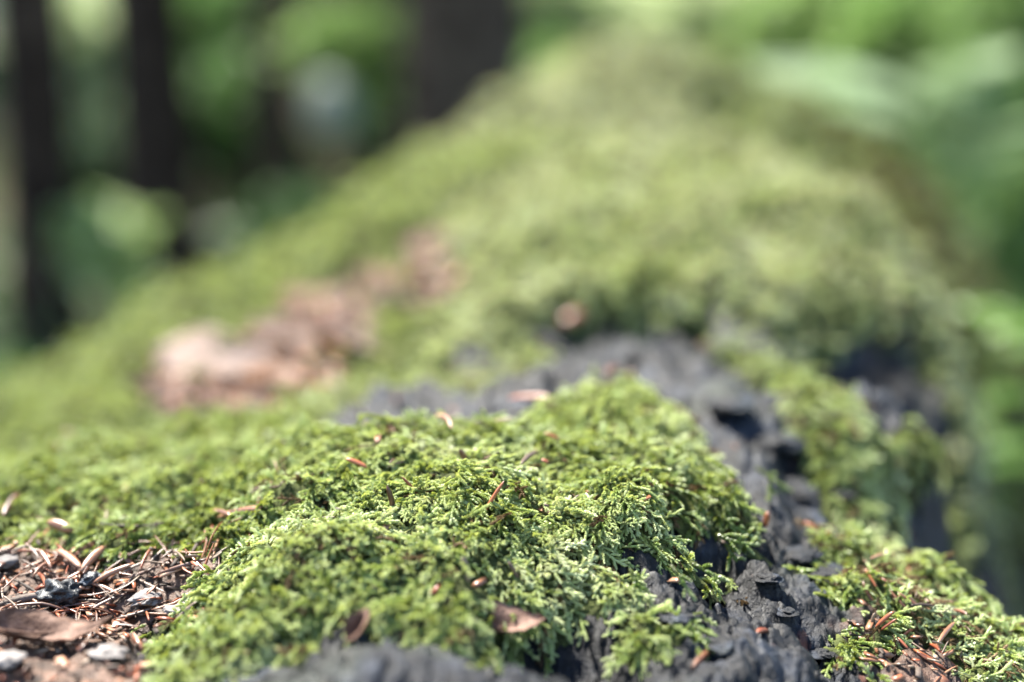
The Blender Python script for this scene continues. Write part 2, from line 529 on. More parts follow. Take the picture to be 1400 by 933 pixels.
# ------------------------------------------------------------------ moss shoots
def shoot_mesh(seed, length=.016, branches=9, leaf=.0012, curl=.3, blen=.005, mat=None):
    r = random.Random(seed)
    V, F, A = [], [], []
    def leafy(p0, d, up, L, tipage0, tipage1, sc, bend):
        n = max(5, int(L / .00033))
        p = p0.copy(); d = d.normalized()
        for i in range(n):
            t = i / (n - 1)
            d = (d + bend / n).normalized()
            p = p + d * (L / n)
            s = d.cross(up)
            if s.length < 1e-4: s = Vector((0, 1, 0))
            s.normalize(); q = s.cross(d)
            ls = leaf * sc * (1 - .45 * t) * (.75 + .25 * math.sin(min(1, t * 4) * math.pi / 2))
            for k in range(4):
                an = 2.4 * (i * 4 + k) + r.uniform(-.25, .25)
                rad = s * math.cos(an) + q * math.sin(an)
                opn = r.uniform(.28, .60)
                ld = (d * math.cos(opn) + rad * math.sin(opn)).normalized()
                side = ld.cross(rad).normalized()
                base = p + rad * .00018
                w = ls * .40
                nb = len(V)
                out = rad * (ls * .10)
                V.extend([base, base + ld * ls * .45 + side * w - out, base + ld * ls, base + ld * ls * .45 - side * w - out])
                F.extend([(nb, nb + 1, nb + 2), (nb, nb + 2, nb + 3)])
                a = tipage0 + (tipage1 - tipage0) * t + r.uniform(-.06, .06)
                A.extend([min(1, a + .22), a, max(0, a - .12), a])
        return p, d
    up = Vector((0, 0, 1))
    # main stem as a chain of pieces so that branches can root along it
    d = Vector((1, r.uniform(-.2, .2), r.uniform(.05, .3))).normalized()
    p = Vector((0, 0, 0)); seg = length / (branches + 1)
    bend = Vector((0, r.uniform(-curl, curl), -r.uniform(0, curl)))
    side = 1
    for b in range(branches + 1):
        t0, t1 = b / (branches + 1), (b + 1) / (branches + 1)
        p, d = leafy(p, d, up, seg, .85 * (1 - t0) ** 1.6, .85 * (1 - t1) ** 1.6, 1.0, bend / (branches + 1) * 1.5)
        if b < branches:
            side = -side
            sv = d.cross(up).normalized() * side
            ang = r.uniform(.7, 1.1)
            bd = d * math.cos(ang) + sv * math.sin(ang) + up * r.uniform(.0, .35)
            bl = blen * (1 - .55 * t1) * r.uniform(.7, 1.25)
            leafy(p, bd, up, bl, .55 * (1 - t0), .0, .82, d * .5 + Vector((0, 0, -r.uniform(0, .4))))
    me = mesh_np("moss_shoot", [tuple(v) for v in V], F, smooth=False)
    attr(me, "age", A)
    me.materials.append(mat)
    return me


SHOOTS = bpy.data.collections.new("shoot_kinds")
shoot_meshes = []
for i in range(10):
    L = random.uniform(.009, .015)
    m = shoot_mesh(100 + i, L, random.choice((2, 4, 5, 7)), random.uniform(.00115, .00150), random.uniform(.3, .9), random.uniform(.0028, .0045), M_MOSS)
    shoot_meshes.append(m)
    SHOOTS.objects.link(bpy.data.objects.new("shoot_kind", m))


M_DEAD = simple_mat("dead_moss", [(.3, (.03, .018, .008)), (.6, (.11, .07, .03)), (.8, (.24, .17, .09))], 300, .7, .2, .0001, .2)
for i in range(2):
    m = shoot_mesh(300 + i, .012, 4, .0011, .9, .004, M_DEAD)
    SHOOTS.objects.link(bpy.data.objects.new("shoot_kind_dead", m))


def scatter_group(name, coll):
    g = bpy.data.node_groups.new(name, 'GeometryNodeTree')
    g.interface.new_socket("Geometry", in_out='INPUT', socket_type='NodeSocketGeometry')
    g.interface.new_socket("Geometry", in_out='OUTPUT', socket_type='NodeSocketGeometry')
    N = g.nodes.new
    gi, go = N("NodeGroupInput"), N("NodeGroupOutput")
    ci = N("GeometryNodeCollectionInfo"); ci.inputs[0].default_value = coll
    ci.inputs["Separate Children"].default_value = True; ci.inputs["Reset Children"].default_value = True
    iop = N("GeometryNodeInstanceOnPoints"); iop.inputs["Pick Instance"].default_value = True
    def na(nm, typ):
        a = N("GeometryNodeInputNamedAttribute"); a.data_type = typ; a.inputs[0].default_value = nm
        return a.outputs[0]
    L = g.links.new
    L(gi.outputs[0], iop.inputs["Points"]); L(ci.outputs[0], iop.inputs["Instance"])
    L(na("kindno", 'INT'), iop.inputs["Instance Index"])
    L(na("rot", 'FLOAT_VECTOR'), iop.inputs["Rotation"]); L(na("scl", 'FLOAT'), iop.inputs["Scale"])
    L(iop.outputs[0], go.inputs[0])
    return g


G_SHOOT = scatter_group("scatter_shoots", SHOOTS)


def euler_from(dirs, ups):
    """XYZ eulers of frames whose X is dirs and whose Z leans to ups"""
    X = dirs / np.linalg.norm(dirs, axis=1, keepdims=True)
    Yv = np.cross(ups, X); Yv /= np.linalg.norm(Yv, axis=1, keepdims=True)
    Zv = np.cross(X, Yv)
    ry = -np.arcsin(np.clip(X[:, 2], -1, 1)); rz = np.arctan2(X[:, 1], X[:, 0]); rx = np.arctan2(Yv[:, 2], Zv[:, 2])
    return np.stack([rx, ry, rz], -1)


def scatter_object(name, group, pos, rot, scl, kind, tint, parent, origin=(0, 0, 0)):
    me = bpy.data.meshes.new(name)
    me.vertices.add(len(pos)); me.vertices.foreach_set("co", (pos - np.array(origin)).astype(np.float32).ravel())
    attr(me, "rot", rot, 'FLOAT_VECTOR'); attr(me, "scl", scl); attr(me, "kindno", kind, 'INT'); attr(me, "tint", tint)
    o = link(bpy.data.objects.new(name, me), parent)
    md = o.modifiers.new("scatter", 'NODES'); md.node_group = group
    o["kind"] = "stuff"
    return o


# moss patches: which patch a point of the log belongs to (nearest of the surveyed seeds)
PATCHES = [
    ("moss_cushion", "bright green moss cushion in sharp focus capping the near knob of the log", [(600, 650), (500, 620), (700, 600), (800, 580), (900, 620), (960, 670), (700, 700), (850, 740), (400, 650), (550, 760), (700, 830), (400, 760), (450, 840), (600, 840), (300, 850), (940, 760)]),
    ("moss_carpet", "low moss with upright tips beside the brown needle litter at the left", [(200, 690), (60, 690), (-40, 700), (120, 640), (250, 640), (20, 780), (280, 700)]),
    ("moss_blanket", "wide pale green moss blanket rounding over the blurred high hump of the log", [(850, 300), (950, 220), (700, 400), (1050, 300), (850, 400), (1150, 400), (700, 250), (1230, 470), (650, 350), (800, 150), (620, 450), (1300, 500), (820, 100), (890, 112), (760, 108), (740, 150), (880, 150)]),
    ("moss_bank", "soft green moss bank sloping down beyond the bleached leaves at the left", [(500, 300), (400, 360), (300, 400), (200, 430), (100, 560), (50, 600), (0, 570), (600, 220), (470, 470)]),
    ("moss_fringe", "narrow olive moss fringe hanging over the dark bark on the right side", [(1130, 560), (1200, 600), (1250, 650), (1220, 700), (1290, 680), (1080, 500)]),
    ("moss_ledge", "straggly brown-green moss on the ledge right of the bare bark", [(1150, 715), (1200, 760), (1280, 790), (1330, 850), (1250, 860), (1400, 900), (1180, 900), (1160, 820)]),
    ("moss_saddle", "olive moss on the far shoulder of the log behind the high hump", [(1150, 200), (1250, 260), (1320, 350), (1000, 140), (1340, 440)]),
]
seeds, sid = [], []
for k, (_, _, s) in enumerate(PATCHES):
    for a, b in s:
        x, y, _ = hit0(a, b); seeds.append((x, y)); sid.append(k)
seeds = np.array(seeds); sid = np.array(sid)


def patch_of(x, y):
    x, y = x.ravel(), y.ravel()
    d = np.full(x.size, 1e9); out = np.zeros(x.size, int)
    for (sx, sy), k in zip(seeds, sid):
        dd = (x - sx) ** 2 + (y - sy) ** 2
        m = dd < d; d[m] = dd[m]; out[m] = k
    return out


PID = patch_of(XX, YY).reshape(XX.shape)
MV = np.stack([XX, YY, mossH], -1).reshape(-1, 3)
qc = MOSS.ravel()[quads].min(1) > .06
qp = PID.ravel()[quads[:, 0]]

# candidate points
PX, PY = [], []
def cand(n, x0, x1, y0, y1):
    PX.append(RNG.uniform(x0, x1, n)); PY.append(RNG.uniform(y0, y1, n))
cand(50000, -.27, .24, .285, .54)
n2 = 62000
yy = .54 + (2.0 - .54) * RNG.uniform(0, 1, n2) ** 1.05
PX.append(RNG.uniform(-.48, .52, n2) * yy); PY.append(yy)
PX, PY = np.concatenate(PX), np.concatenate(PY)
mval = lookup(MOSS, PX, PY)
keep = (mval > .3) & (RNG.uniform(0, 1, len(PX)) < np.clip(mval * 1.6, 0, 1))
# small bald spots
hole = fbm(PX * 60, PY * 60, 77, 2)
keep &= ~((hole > .5) & (RNG.uniform(0, 1, len(PX)) < .85) & (PY < .6))
PX, PY, mval = PX[keep], PY[keep], mval[keep]
pz = lookup(mossH, PX, PY)
nrm = normal_at(PX, PY, mossH)
ppid = patch_of(PX, PY)
# growth direction: wanders with the place, leans down the slope
gx = vnoise(PX * 22, PY * 22, 91) * 3.2 + RNG.normal(0, 1.3, len(PX))
base_dir = np.stack([np.cos(gx - 1.4), np.sin(gx - 1.4), np.zeros_like(gx)], -1)
slope = nrm.copy(); slope[:, 2] = 0
dirs = base_dir + slope * 1.4
edgep = (mval < .8)[:, None]
dirs /= np.linalg.norm(dirs, axis=1, keepdims=True)
dirs = dirs - nrm * (dirs * nrm).sum(1, keepdims=True)
lift = np.abs(RNG.normal(.15, .30, len(PX)))[:, None]
dirs = dirs / np.linalg.norm(dirs, axis=1, keepdims=True) + nrm * np.where(edgep, lift * .4, lift)
rots = euler_from(dirs, nrm + RNG.normal(0, .25, nrm.shape))
farS = np.clip(PY / .52, 1, 2.6) ** .9
scl = RNG.uniform(.45, .95, len(PX)) * farS
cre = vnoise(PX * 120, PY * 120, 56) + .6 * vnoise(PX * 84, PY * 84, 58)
tint = np.clip(.46 + fbm(PX * 28, PY * 28, 61, 3) * .38 + RNG.normal(0, .12, len(PX)) + np.clip((PY - .55) * .6, 0, .32) - np.clip(-cre, 0, 1) * .25, 0, 1)  # distance term pales the far moss in place of haze
tint = np.where(ppid == 2, tint + .22 + .1 * (PY > 1.1), tint); tint = tint + .45 * sstep(1.08, 1.25, PY) * (PX < .27) * (PX > -.12);  tint = np.where(ppid == 6, tint * .45 + .1, tint); tint = np.where(ppid == 3, tint * .62, tint); tint = np.clip(tint, 0, 1); tint = np.where(ppid == 1, tint * .85, tint)  # far ridge tint raised to make up for its grazing shade
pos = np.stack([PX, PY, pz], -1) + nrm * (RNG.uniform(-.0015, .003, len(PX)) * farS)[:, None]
kn = np.where(RNG.uniform(0, 1, len(PX)) < .05 + .12 * (ppid == 5) + .05 * (ppid == 4) + .5 * ((ppid == 6) & (PX > .28)), RNG.integers(10, 12, len(PX)), RNG.integers(0, 10, len(PX)))
for k, (nm, lab, s) in enumerate(PATCHES):
    f = quads[qc & (qp == k)]
    used, inv = np.unique(f, return_inverse=True)
    c = MV[used].mean(0)
    me = mesh_np(nm, MV[used] - c, inv.reshape(-1, 4)); me.materials.append(M_HUMUS)
    o = link(bpy.data.objects.new(nm, me)); o.location = c
    tag(o, lab, "moss", kind="stuff")
    m = ppid == k
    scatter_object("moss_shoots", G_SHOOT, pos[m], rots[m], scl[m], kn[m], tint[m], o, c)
print("shoots", len(PX))


# ------------------------------------------------------------------ litter: needles, scales, leaves, lumps
def spindle_mesh(name, mat, L, r, bend=.1, n=6, seg=7, flat=.7, blunt=False, seed=0):
    rr = random.Random(seed)
    pts, rad = [], []
    for i in range(seg + 1):
        t = i / seg
        pts.append(Vector(((t - .5) * L, math.sin(t * math.pi) * bend * L * rr.uniform(.9, 1.1), math.sin(t * math.pi) * bend * .4 * L)))
        k = (1 - abs(2 * t - 1) ** 3) ** .6 if not blunt else (.75 + .25 * math.sin(t * 9 + seed))
        rad.append(max(r * .12, r * k))
    return MB().tube(pts, rad, n, True, flat).mesh(name, mat)


NEED = {}
for key, mat in (("brown", M_NEEDLE), ("pale", M_NEEDLE_PALE), ("red", M_NEEDLE_RED)):
    NEED[key] = [spindle_mesh("needle", mat, LL, .00042, b, 6, 7, .55, False, i) for i, (b, LL) in enumerate(((.01, .0135), (.04, .011), (.09, .013), (-.03, .007), (.0, .0045)))]


def lay(o, p, d, n, roll=0.0, scale=1.0):
    d = Vector(d).normalized(); n = Vector(n)
    y = n.cross(d).normalized(); z = d.cross(y)
    m = Matrix((d, y, z)).transposed() @ Matrix.Rotation(roll, 3, 'X')
    o.location = p
    o.rotation_euler = m.to_euler()
    o.scale = (scale,) * 3 if not hasattr(scale, '__len__') else scale
    return o


def stick(name, label, cat, p1, p2, wpx, mat, group=None, bend=.03, flat=.7, blunt=False, rise=.0012, seed=0):
    rise = rise + .0035 * float(lookup(MOSS, *hit(p1[0], p1[1])[:2]))
    """p1, p2 photograph pixels of the two ends; both lie on the surface, or p2 = (px, py, 'up') stands at p1's depth"""
    a = hit(p1[0], p1[1]) + Vector((0, 0, rise))
    if len(p2) == 3:
        a = hit(p1[0], p1[1]) + Vector((0, 0, .001)); b = W(p2[0], p2[1], a.y - .001)
    else:
        b = hit(p2[0], p2[1]) + Vector((0, 0, rise))
        if (b - a).length > .0003 * math.hypot(p1[0] - p2[0], p1[1] - p2[1]) * 3:
            b = W(p2[0], p2[1], a.y + .006)
    L = (b - a).length
    me = spindle_mesh(name, mat, L, wpx * .5 * a.y / F_PX, bend, 8, 9, flat, blunt, seed)
    o = link(bpy.data.objects.new(name, me))
    lay(o, (a + b) / 2, b - a, (0, 0, 1) if abs((b - a).normalized().z) < .9 else (0, 1, 0), random.uniform(0, 1))
    return tag(o, label, cat, group)


GN_ = "conifer needles lying on the moss"
stick("bud_scale", "long smooth tan bud scale lying beside the needle litter, its tip on the moss", "bud scale", (297, 743), (366, 725), 10, M_HUSK, seed=1, rise=.003)
stick("bud_scale", "short pointed orange scale just above the long tan bud scale", "bud scale", (288, 728), (316, 735), 7, M_HUSK, seed=2, rise=.003)
stick("needle", "dark brown needle leaning below the left end of the long tan bud scale", "needle", (262, 772), (302, 737), 7, M_TWIG, GN_, .05, seed=3, rise=.003)
stick("twig", "thin dark curved twig lying along the upper edge of the needle litter", "twig", (138, 744), (226, 744), 5, M_TWIG, None, -.06, blunt=True, seed=4, rise=.003)
stick("stalk", "thin brown stalk standing upright in the moss left of the cushion", "stalk", (187, 708), (189, 662, 'up'), 4, M_TWIG, seed=5)
stick("bark_scrap", "small brown scrap tilted in the moss at the far left edge", "bark scrap", (6, 736), (27, 704), 10, M_NEEDLE, seed=6, rise=.003)
stick("bud_scale", "stubby tan bud scale at the upper left of the needle litter", "bud scale", (66, 742), (102, 756), 15, M_HUSK, seed=7, rise=.003)
stick("bud_scale", "second stubby orange-tan scale, just right of the uppermost one in the litter", "bud scale", (98, 768), (132, 758), 12, M_HUSK, seed=8, rise=.003)
stick("bud_scale", "plump pinkish bud scale just above the charred lump", "bud scale", (78, 772), (112, 796), 12, M_HUSK, seed=9, rise=.004)
stick("bud_scale", "pinkish bud scale slanting up to the right of the charred lump", "bud scale", (112, 800), (146, 772), 12, M_HUSK, seed=10, rise=.004)
stick("bud_scale", "long reddish strip of scale in the middle of the needle litter", "bud scale", (128, 818), (184, 792), 9, M_HUSK, seed=11, rise=.004)
stick("bud_scale", "slender pink scale slanting down left of the charred lump", "bud scale", (54, 772), (72, 802), 8, M_HUSK, seed=12, rise=.004)
stick("bud_scale", "reddish scale lying at the right edge of the litter pile", "bud scale", (218, 806), (252, 790), 9, M_HUSK, seed=13, rise=.003)
stick("bud_scale", "dull orange scale lying lengthwise below the middle of the litter pile", "bud scale", (120, 812), (165, 828), 7, M_HUSK, seed=47, rise=.003)
stick("twig", "thick dark twig running from the left edge to the charred lump", "twig", (-40, 856), (62, 828), 13, M_TWIG, None, .02, blunt=True, seed=14, rise=.003)
stick("twig", "thin grey twig slanting across the moss left of the charred lump", "twig", (14, 806), (56, 828), 5, M_TWIG, None, .02, blunt=True, seed=15, rise=.003)
stick("needle", "dark brown needle standing upright in the middle of the cushion", "needle", (540, 716), (529, 664, 'up'), 8, M_NEEDLE, GN_, .03, seed=16)
stick("needle", "orange needle leaning just right of the upright dark one", "needle", (573, 684), (549, 652, 'up'), 6, M_NEEDLE_RED, GN_, .03, seed=17)
stick("needle", "rusty needle standing tilted to the right in the middle of the cushion", "needle", (661, 710), (689, 658, 'up'), 8, M_NEEDLE_RED, GN_, .02, seed=18)
stick("needle_scrap", "flat orange scrap in the moss left of the upright dark needle", "needle scrap", (473, 664), (503, 674), 9, M_NEEDLE_RED, GN_, .05, seed=19, rise=.004)
stick("bud_scale", "small tan curled scale near the top of the cushion", "bud scale", (594, 604), (618, 622), 7, M_HUSK, GN_, .1, seed=20, rise=.004)
stick("bud_scale", "short pinkish scale standing just right of the small tan curled one", "bud scale", (638, 640), (628, 614, 'up'), 8, M_HUSK, GN_, .05, seed=21)
stick("needle", "bright red-orange needle lying on the crest of the cushion", "needle", (694, 571), (755, 567), 8, M_NEEDLE_RED, GN_, .03, seed=22, rise=.006)
stick("needle", "pink needle tip standing beside the red-orange one on the crest", "needle", (751, 568), (753, 548, 'up'), 8, M_HUSK, GN_, .03, seed=23)
stick("needle", "tiny orange needle lying right of the cushion's middle", "needle", (744, 627), (765, 635), 6, M_NEEDLE_RED, GN_, .03, seed=24, rise=.004)
stick("needle", "grey weathered needle below the tiny orange one", "needle", (712, 670), (735, 652), 7, M_NEEDLE_PALE, GN_, .03, seed=25, rise=.004)
stick("needle_scrap", "tiny red scrap right of the grey weathered needle", "needle scrap", (740, 662), (750, 668), 7, M_NEEDLE_RED, GN_, .03, seed=26, rise=.004)
stick("needle_scrap", "pink blurred scrap on the far slope of the cushion", "needle scrap", (828, 548), (846, 538), 12, M_HUSK, GN_, .03, seed=27, rise=.006)
stick("needle", "thin pale needle poking over the crest at the cushion's left", "needle", (480, 568), (508, 580), 6, M_HUSK, GN_, .03, seed=28, rise=.006)
stick("needle_scrap", "small orange scrap at the skyline of the cushion above its middle", "needle scrap", (543, 562), (545, 575), 9, M_NEEDLE_RED, GN_, .03, seed=29, rise=.006)
stick("needle", "pale grey needle standing in the near slope below the middle of the cushion", "needle", (640, 802), (632, 762, 'up'), 10, M_NEEDLE_PALE, GN_, .05, seed=30)
stick("needle", "pale grey needle tilted over the dark hollow", "needle", (710, 806), (695, 768, 'up'), 9, M_NEEDLE_PALE, GN_, .03, seed=31)
stick("bark_scrap", "orange-brown scrap wedged between moss and bark below the hanging fringe", "bark scrap", (1046, 728), (1050, 700, 'up'), 12, M_NEEDLE_RED, None, .05, seed=32)
stick("needle", "red needle standing at the front of the cluster on the right ledge", "needle", (1196, 866), (1222, 836, 'up'), 7, M_NEEDLE_RED, GN_, .02, seed=33)
stick("needle", "second red needle close beside the foremost one on the right ledge", "needle", (1203, 868), (1226, 846, 'up'), 6, M_NEEDLE_RED, GN_, .02, seed=34)
stick("needle", "pale straight needle left of the pair of red ones on the right ledge", "needle", (1190, 862), (1196, 838, 'up'), 7, M_NEEDLE_PALE, GN_, .02, seed=35)
stick("needle", "pale pink needle at the top of the right ledge", "needle", (1196, 792), (1190, 772, 'up'), 7, M_HUSK, GN_, .02, seed=36)
stick("needle", "long tan needle lying across the upper part of the right ledge", "needle", (1188, 802), (1226, 790), 6, M_HUSK, GN_, .02, seed=37, rise=.004)
stick("needle", "dark thin needle lying below the red pair on the right ledge", "needle", (1242, 856), (1276, 858), 5, M_TWIG, GN_, .05, seed=38, rise=.004)
stick("needle", "tan needle slanting near the lower end of the right ledge", "needle", (1280, 902), (1304, 876), 7, M_HUSK, GN_, .02, seed=39, rise=.004)
stick("bark_scrap", "rusty spot of scrap on the dark bark in the middle of the bare face", "bark scrap", (1036, 872), (1050, 868), 11, M_NEEDLE_RED, None, .05, seed=40)
stick("bark_scrap", "long tan splinter on the lower left part of the bare bark face", "bark scrap", (946, 922), (972, 896), 11, M_HUSK, None, .02, seed=41)
stick("bark_scrap", "pink blurred scrap on the bark strip behind the cushion", "bark scrap", (956, 490), (972, 478), 12, M_HUSK, None, .02, seed=42, rise=.006)
stick("bark_scrap", "rust-orange blurred scrap at the left start of the dark bark strip", "bark scrap", (768, 462), (800, 450), 20, M_NEEDLE_RED, None, .02, seed=43, rise=.006)


def scatter_needles(n, poly_px, label, group, seed, z=(.001, .004), steep=.15, mats=("brown", "brown", "pale", "red"), sc=(.7, 1.15)):
    r = random.Random(seed)
    poly = [tuple(hit(a, b)[:2]) for a, b in poly_px]
    xs = [p[0] for p in poly]; ys = [p[1] for p in poly]
    k = 0
    while k < n:
        x, y = r.uniform(min(xs), max(xs)), r.uniform(min(ys), max(ys))
        if poly_sd(np.array([x]), np.array([y]), poly)[0] < 0: continue
        zz = float(surfz(x, y)) + r.uniform(*z)
        nn = normal_at(np.array([x]), np.array([y]), Z0, .008)[0]
        a = r.uniform(0, 2 * math.pi)
        d = Vector((math.cos(a), math.sin(a), 0)); d = d - Vector(nn) * d.dot(Vector(nn)); d = d.normalized() + Vector(nn) * r.gauss(0, steep)
        hue = r.choice(mats)
        o = link(bpy.data.objects.new("needle", r.choice(NEED[hue])))
        lay(o, (x, y, zz), d, nn, r.uniform(0, 6), (r.uniform(*sc), r.uniform(.7, 1.4), r.uniform(.7, 1.4)))
        tag(o, label.replace('conifer', {'brown': 'brown conifer', 'pale': 'pale tan conifer', 'red': 'reddish conifer'}[hue]), "needle", group); k += 1


for k_, (a, b, h_) in enumerate([(60, 700, 18), (98, 705, 22), (140, 690, 20), (232, 668, 16), (120, 668, 14), (38, 690, 14), (275, 660, 14), (210, 700, 18)]):
    stick("stalk", "short dark stalk poking out of the low moss above the needle litter", "stalk", (a, b), (a + random.randint(-7, 7), b - h_, 'up'), 4, M_TWIG, "dark stalks in the low moss", seed=80 + k_)
scatter_needles(34, [(-20, 720), (120, 715), (260, 705), (400, 715), (390, 760), (300, 800), (250, 880), (200, 870), (240, 770), (120, 738), (0, 745)], "stray conifer needle on the moss around the rim of the litter pile", "conifer needles in the litter pile", 15, (.002, .006), .25, sc=(.7, 1.2))
scatter_needles(160, [(0, 765), (60, 740), (160, 745), (240, 748), (290, 738), (265, 790), (220, 820), (195, 880), (120, 880), (-20, 880)], "dry conifer needle lying in the dense litter pile at the lower left", "conifer needles in the litter pile", 5, sc=(.75, 1.2))
scatter_needles(55, [(1170, 795), (1240, 800), (1310, 840), (1380, 933), (1240, 940), (1190, 860)], "dry conifer needle caught among the straggly moss of the right ledge", "conifer needles on the right ledge", 6, (.0005, .005), .3)
scatter_needles(26, [(330, 640), (600, 590), (900, 600), (950, 700), (820, 760), (560, 790), (320, 760)], "small dry conifer needle half sunk in the green moss cushion", GN_, 7, (.003, .007), .3, ("brown", "pale"), (.35, .7))


# crumbs between the needles: nobody could count them
CRUMB = bpy.data.collections.new("crumb_kinds")
for i in range(6):
    r = random.Random(i); V = []
    for (a, b, c_) in [(x, y, z) for x in (-1, 1) for y in (-1, 1) for z in (-1, 1)]:
        V.append((a * .0014 * r.uniform(.5, 1.6), b * .00045 * r.uniform(.4, 1.6), c_ * .0002 * r.uniform(.4, 1.8)))
    m = mesh_np("crumb", V, [(0, 1, 3, 2), (4, 6, 7, 5), (0, 4, 5, 1), (2, 3, 7, 6), (0, 2, 6, 4), (1, 5, 7, 3)], False)
    m.materials.append((M_NEEDLE, M_TWIG, M_NEEDLE, M_HUSK, M_NEEDLE_RED, M_NEEDLE_PALE)[i])
    CRUMB.objects.link(bpy.data.objects.new("crumb_kind", m))
G_CRUMB = scatter_group("scatter_crumbs", CRUMB)
n_ = 34000
cx_, cy_ = RNG.uniform(-.27, .24, n_), RNG.uniform(.29, .9, n_)
pr = lookup(LIT, cx_, cy_) + .03 * (cy_ < .55) * (lookup(MOSS, cx_, cy_) > .5) + .004 * (cy_ < .55)
kk = RNG.uniform(0, 1, n_) < pr; cx_, cy_ = cx_[kk], cy_[kk]; n_ = len(cx_)
cr_o = link(bpy.data.objects.new("litter_crumbs", bpy.data.meshes.new("litter_crumbs")))
tag(cr_o, "crumbs of bark, needles and earth strewn between the needles and over the moss", "litter", kind="stuff")
scatter_object("crumbs", G_CRUMB, np.stack([cx_, cy_, surfz(cx_, cy_) + RNG.uniform(0, .002, n_) + .002 * (lookup(LIT, cx_, cy_) < .5)], -1), RNG.uniform(-.5, .5, (n_, 3)) + np.array([0, 0, 1]) * RNG.uniform(0, 6, (n_, 1)), RNG.uniform(.5, 1.7, n_) * np.clip(cy_ / .5, 1, 2) * (1 + .9 * (cy_ > .57) * RNG.uniform(0, 1, n_) ** 2), RNG.integers(0, 6, n_), RNG.uniform(0, 1, n_), cr_o)


def leaf_mesh(name, mat, L, Wd, curl=.5, fold=.3, seed=0, nx=14, ny=8):
    r = random.Random(seed); ph = r.uniform(0, 6)
    V, Fq = [], []
    for i in range(nx + 1):
        t = i / nx
        hw = Wd * .5 * (math.sin(math.pi * t ** .8) ** .75 if 0 < t < 1 else .02) * (1 + .06 * math.sin(t * 25 + ph))
        for j in range(ny + 1):
            s = j / ny * 2 - 1
            x = (t - .5) * L; y = s * hw
            z = abs(s) * hw * fold + curl * L * ((t - .5) ** 2) + .04 * L * math.sin(t * 7 + s * 3 + ph) + .012 * L * math.cos(t * 40) * abs(s)
            V.append((x, y, z))
    for i in range(nx):
        for j in range(ny):
            a = i * (ny + 1) + j
            Fq.append((a, a + ny + 1, a + ny + 2, a + 1))
    m = len(V); th = .0004
    V += [(x, y, z - th) for x, y, z in V]
    F2 = [tuple(m + q for q in f[::-1]) for f in Fq]
    rim = [i * (ny + 1) for i in range(nx + 1)] + [nx * (ny + 1) + j for j in range(1, ny + 1)] + [i * (ny + 1) + ny for i in range(nx - 1, -1, -1)] + [j for j in range(ny - 1, 0, -1)]
    F3 = [(rim[k], rim[(k + 1) % len(rim)], m + rim[(k + 1) % len(rim)], m + rim[k]) for k in range(len(rim))]
    me = bpy.data.meshes.new(name); me.from_pydata(V, [], Fq + F2 + F3); me.materials.append(mat)
    me.polygons.foreach_set("use_smooth", np.ones(len(me.polygons), dtype=bool)); me.update()
    return me


def dry_leaf(label, px, py, wpx, hpx, mat, ang=0, tilt=(0, 0), rise=.003, seed=0, curl=.5, fold=.3, group="dry fallen leaves on the log"):
    p = hit(px, py); L = wpx * p.y / F_PX
    o = link(bpy.data.objects.new("dry_leaf", leaf_mesh("dry_leaf", mat, L, hpx * p.y / F_PX, curl, fold, seed)))
    rib = spindle_mesh("midrib", mat, L * .95, L * .012, .0, 5, 8, .8, False, seed)
    for v in rib.vertices: v.co.z += curl * L * (v.co.x / L) ** 2 + .0004
    link(bpy.data.objects.new("midrib", rib), o)
    o.location = p + Vector((0, 0, rise)); o.rotation_euler = (tilt[0], tilt[1], ang)
    return tag(o, label, "leaf", group)


dry_leaf("large bleached pinkish leaf arched over the far litter, leftmost of the pale ones", 280, 492, 130, 130, M_LEAF_PINK, .2, (.3, .1), .006, 1, -.5, -.15)
dry_leaf("pale pinkish leaf standing up in the middle of the far litter", 395, 470, 110, 120, M_LEAF_PINK, 1.0, (.2, -.1), .004, 2, .3, .15)
dry_leaf("flat pale leaf lying below the arched bleached leaf", 340, 520, 120, 80, M_LEAF_PINK, -.2, (.3, .1), .006, 3, .2, .2)
dry_leaf("orange-brown leaf peeping out under the pale leaves", 372, 532, 90, 50, M_LEAF_ORANGE, .1, (.3, 0), .006, 4, .4, .3)
dry_leaf("greyish pink leaf nearest the bark at the right of the far litter", 495, 478, 95, 90, M_LEAF_PINK, .8, (.3, .1), .003, 5, .3, .1)
dry_leaf("rusty leaf tucked between the middle and right pale leaves", 445, 485, 60, 70, M_LEAF_ORANGE, 1.3, (.6, .1), .006, 6, .5, .3)
dry_leaf("brown leaf lying higher up the slope beyond the pale leaves", 530, 375, 120, 60, M_LEAF_BROWN, .5, (.2, -.2), .002, 7, .3, .1)
dry_leaf("dull brown leaf highest up the slope below the green bank", 595, 338, 110, 70, M_LEAF_BROWN, .6, (.2, -.2), .002, 8, .3, .1)
dry_leaf("dull brown leaf between the standing pale leaf and the slope", 430, 420, 110, 90, M_LEAF_BROWN, .9, (.2, -.1), .003, 9, .3, .1)
dry_leaf("dark brown leaf at the lower left end of the far litter", 225, 548, 100, 60, M_LEAF_BROWN, .3, (.2, 0), .006, 10, .5, .2)
dry_leaf("pale grey pink leaf against the hump near the bark strip", 560, 440, 70, 70, M_LEAF_PINK, 1.2, (.5, .3), .006, 14, .3, .3)
dry_leaf("pinkish brown leaf across the bottom left corner", 62, 890, 190, 66, M_LEAF_BROWN, .2, (.22, .05), .004, 11, .5, .5)
dry_leaf("curled rosy brown leaf on the near bark edge below the dark hollow", 690, 885, 120, 60, M_LEAF_BROWN, .1, (.35, -.05), .005, 12, .35, .8)
dry_leaf("reddish brown folded leaf standing at the moss edge at the bottom", 490, 866, 66, 30, M_LEAF_BROWN, 1.15, (.2, -.5), .001, 13, .5, 1.2)


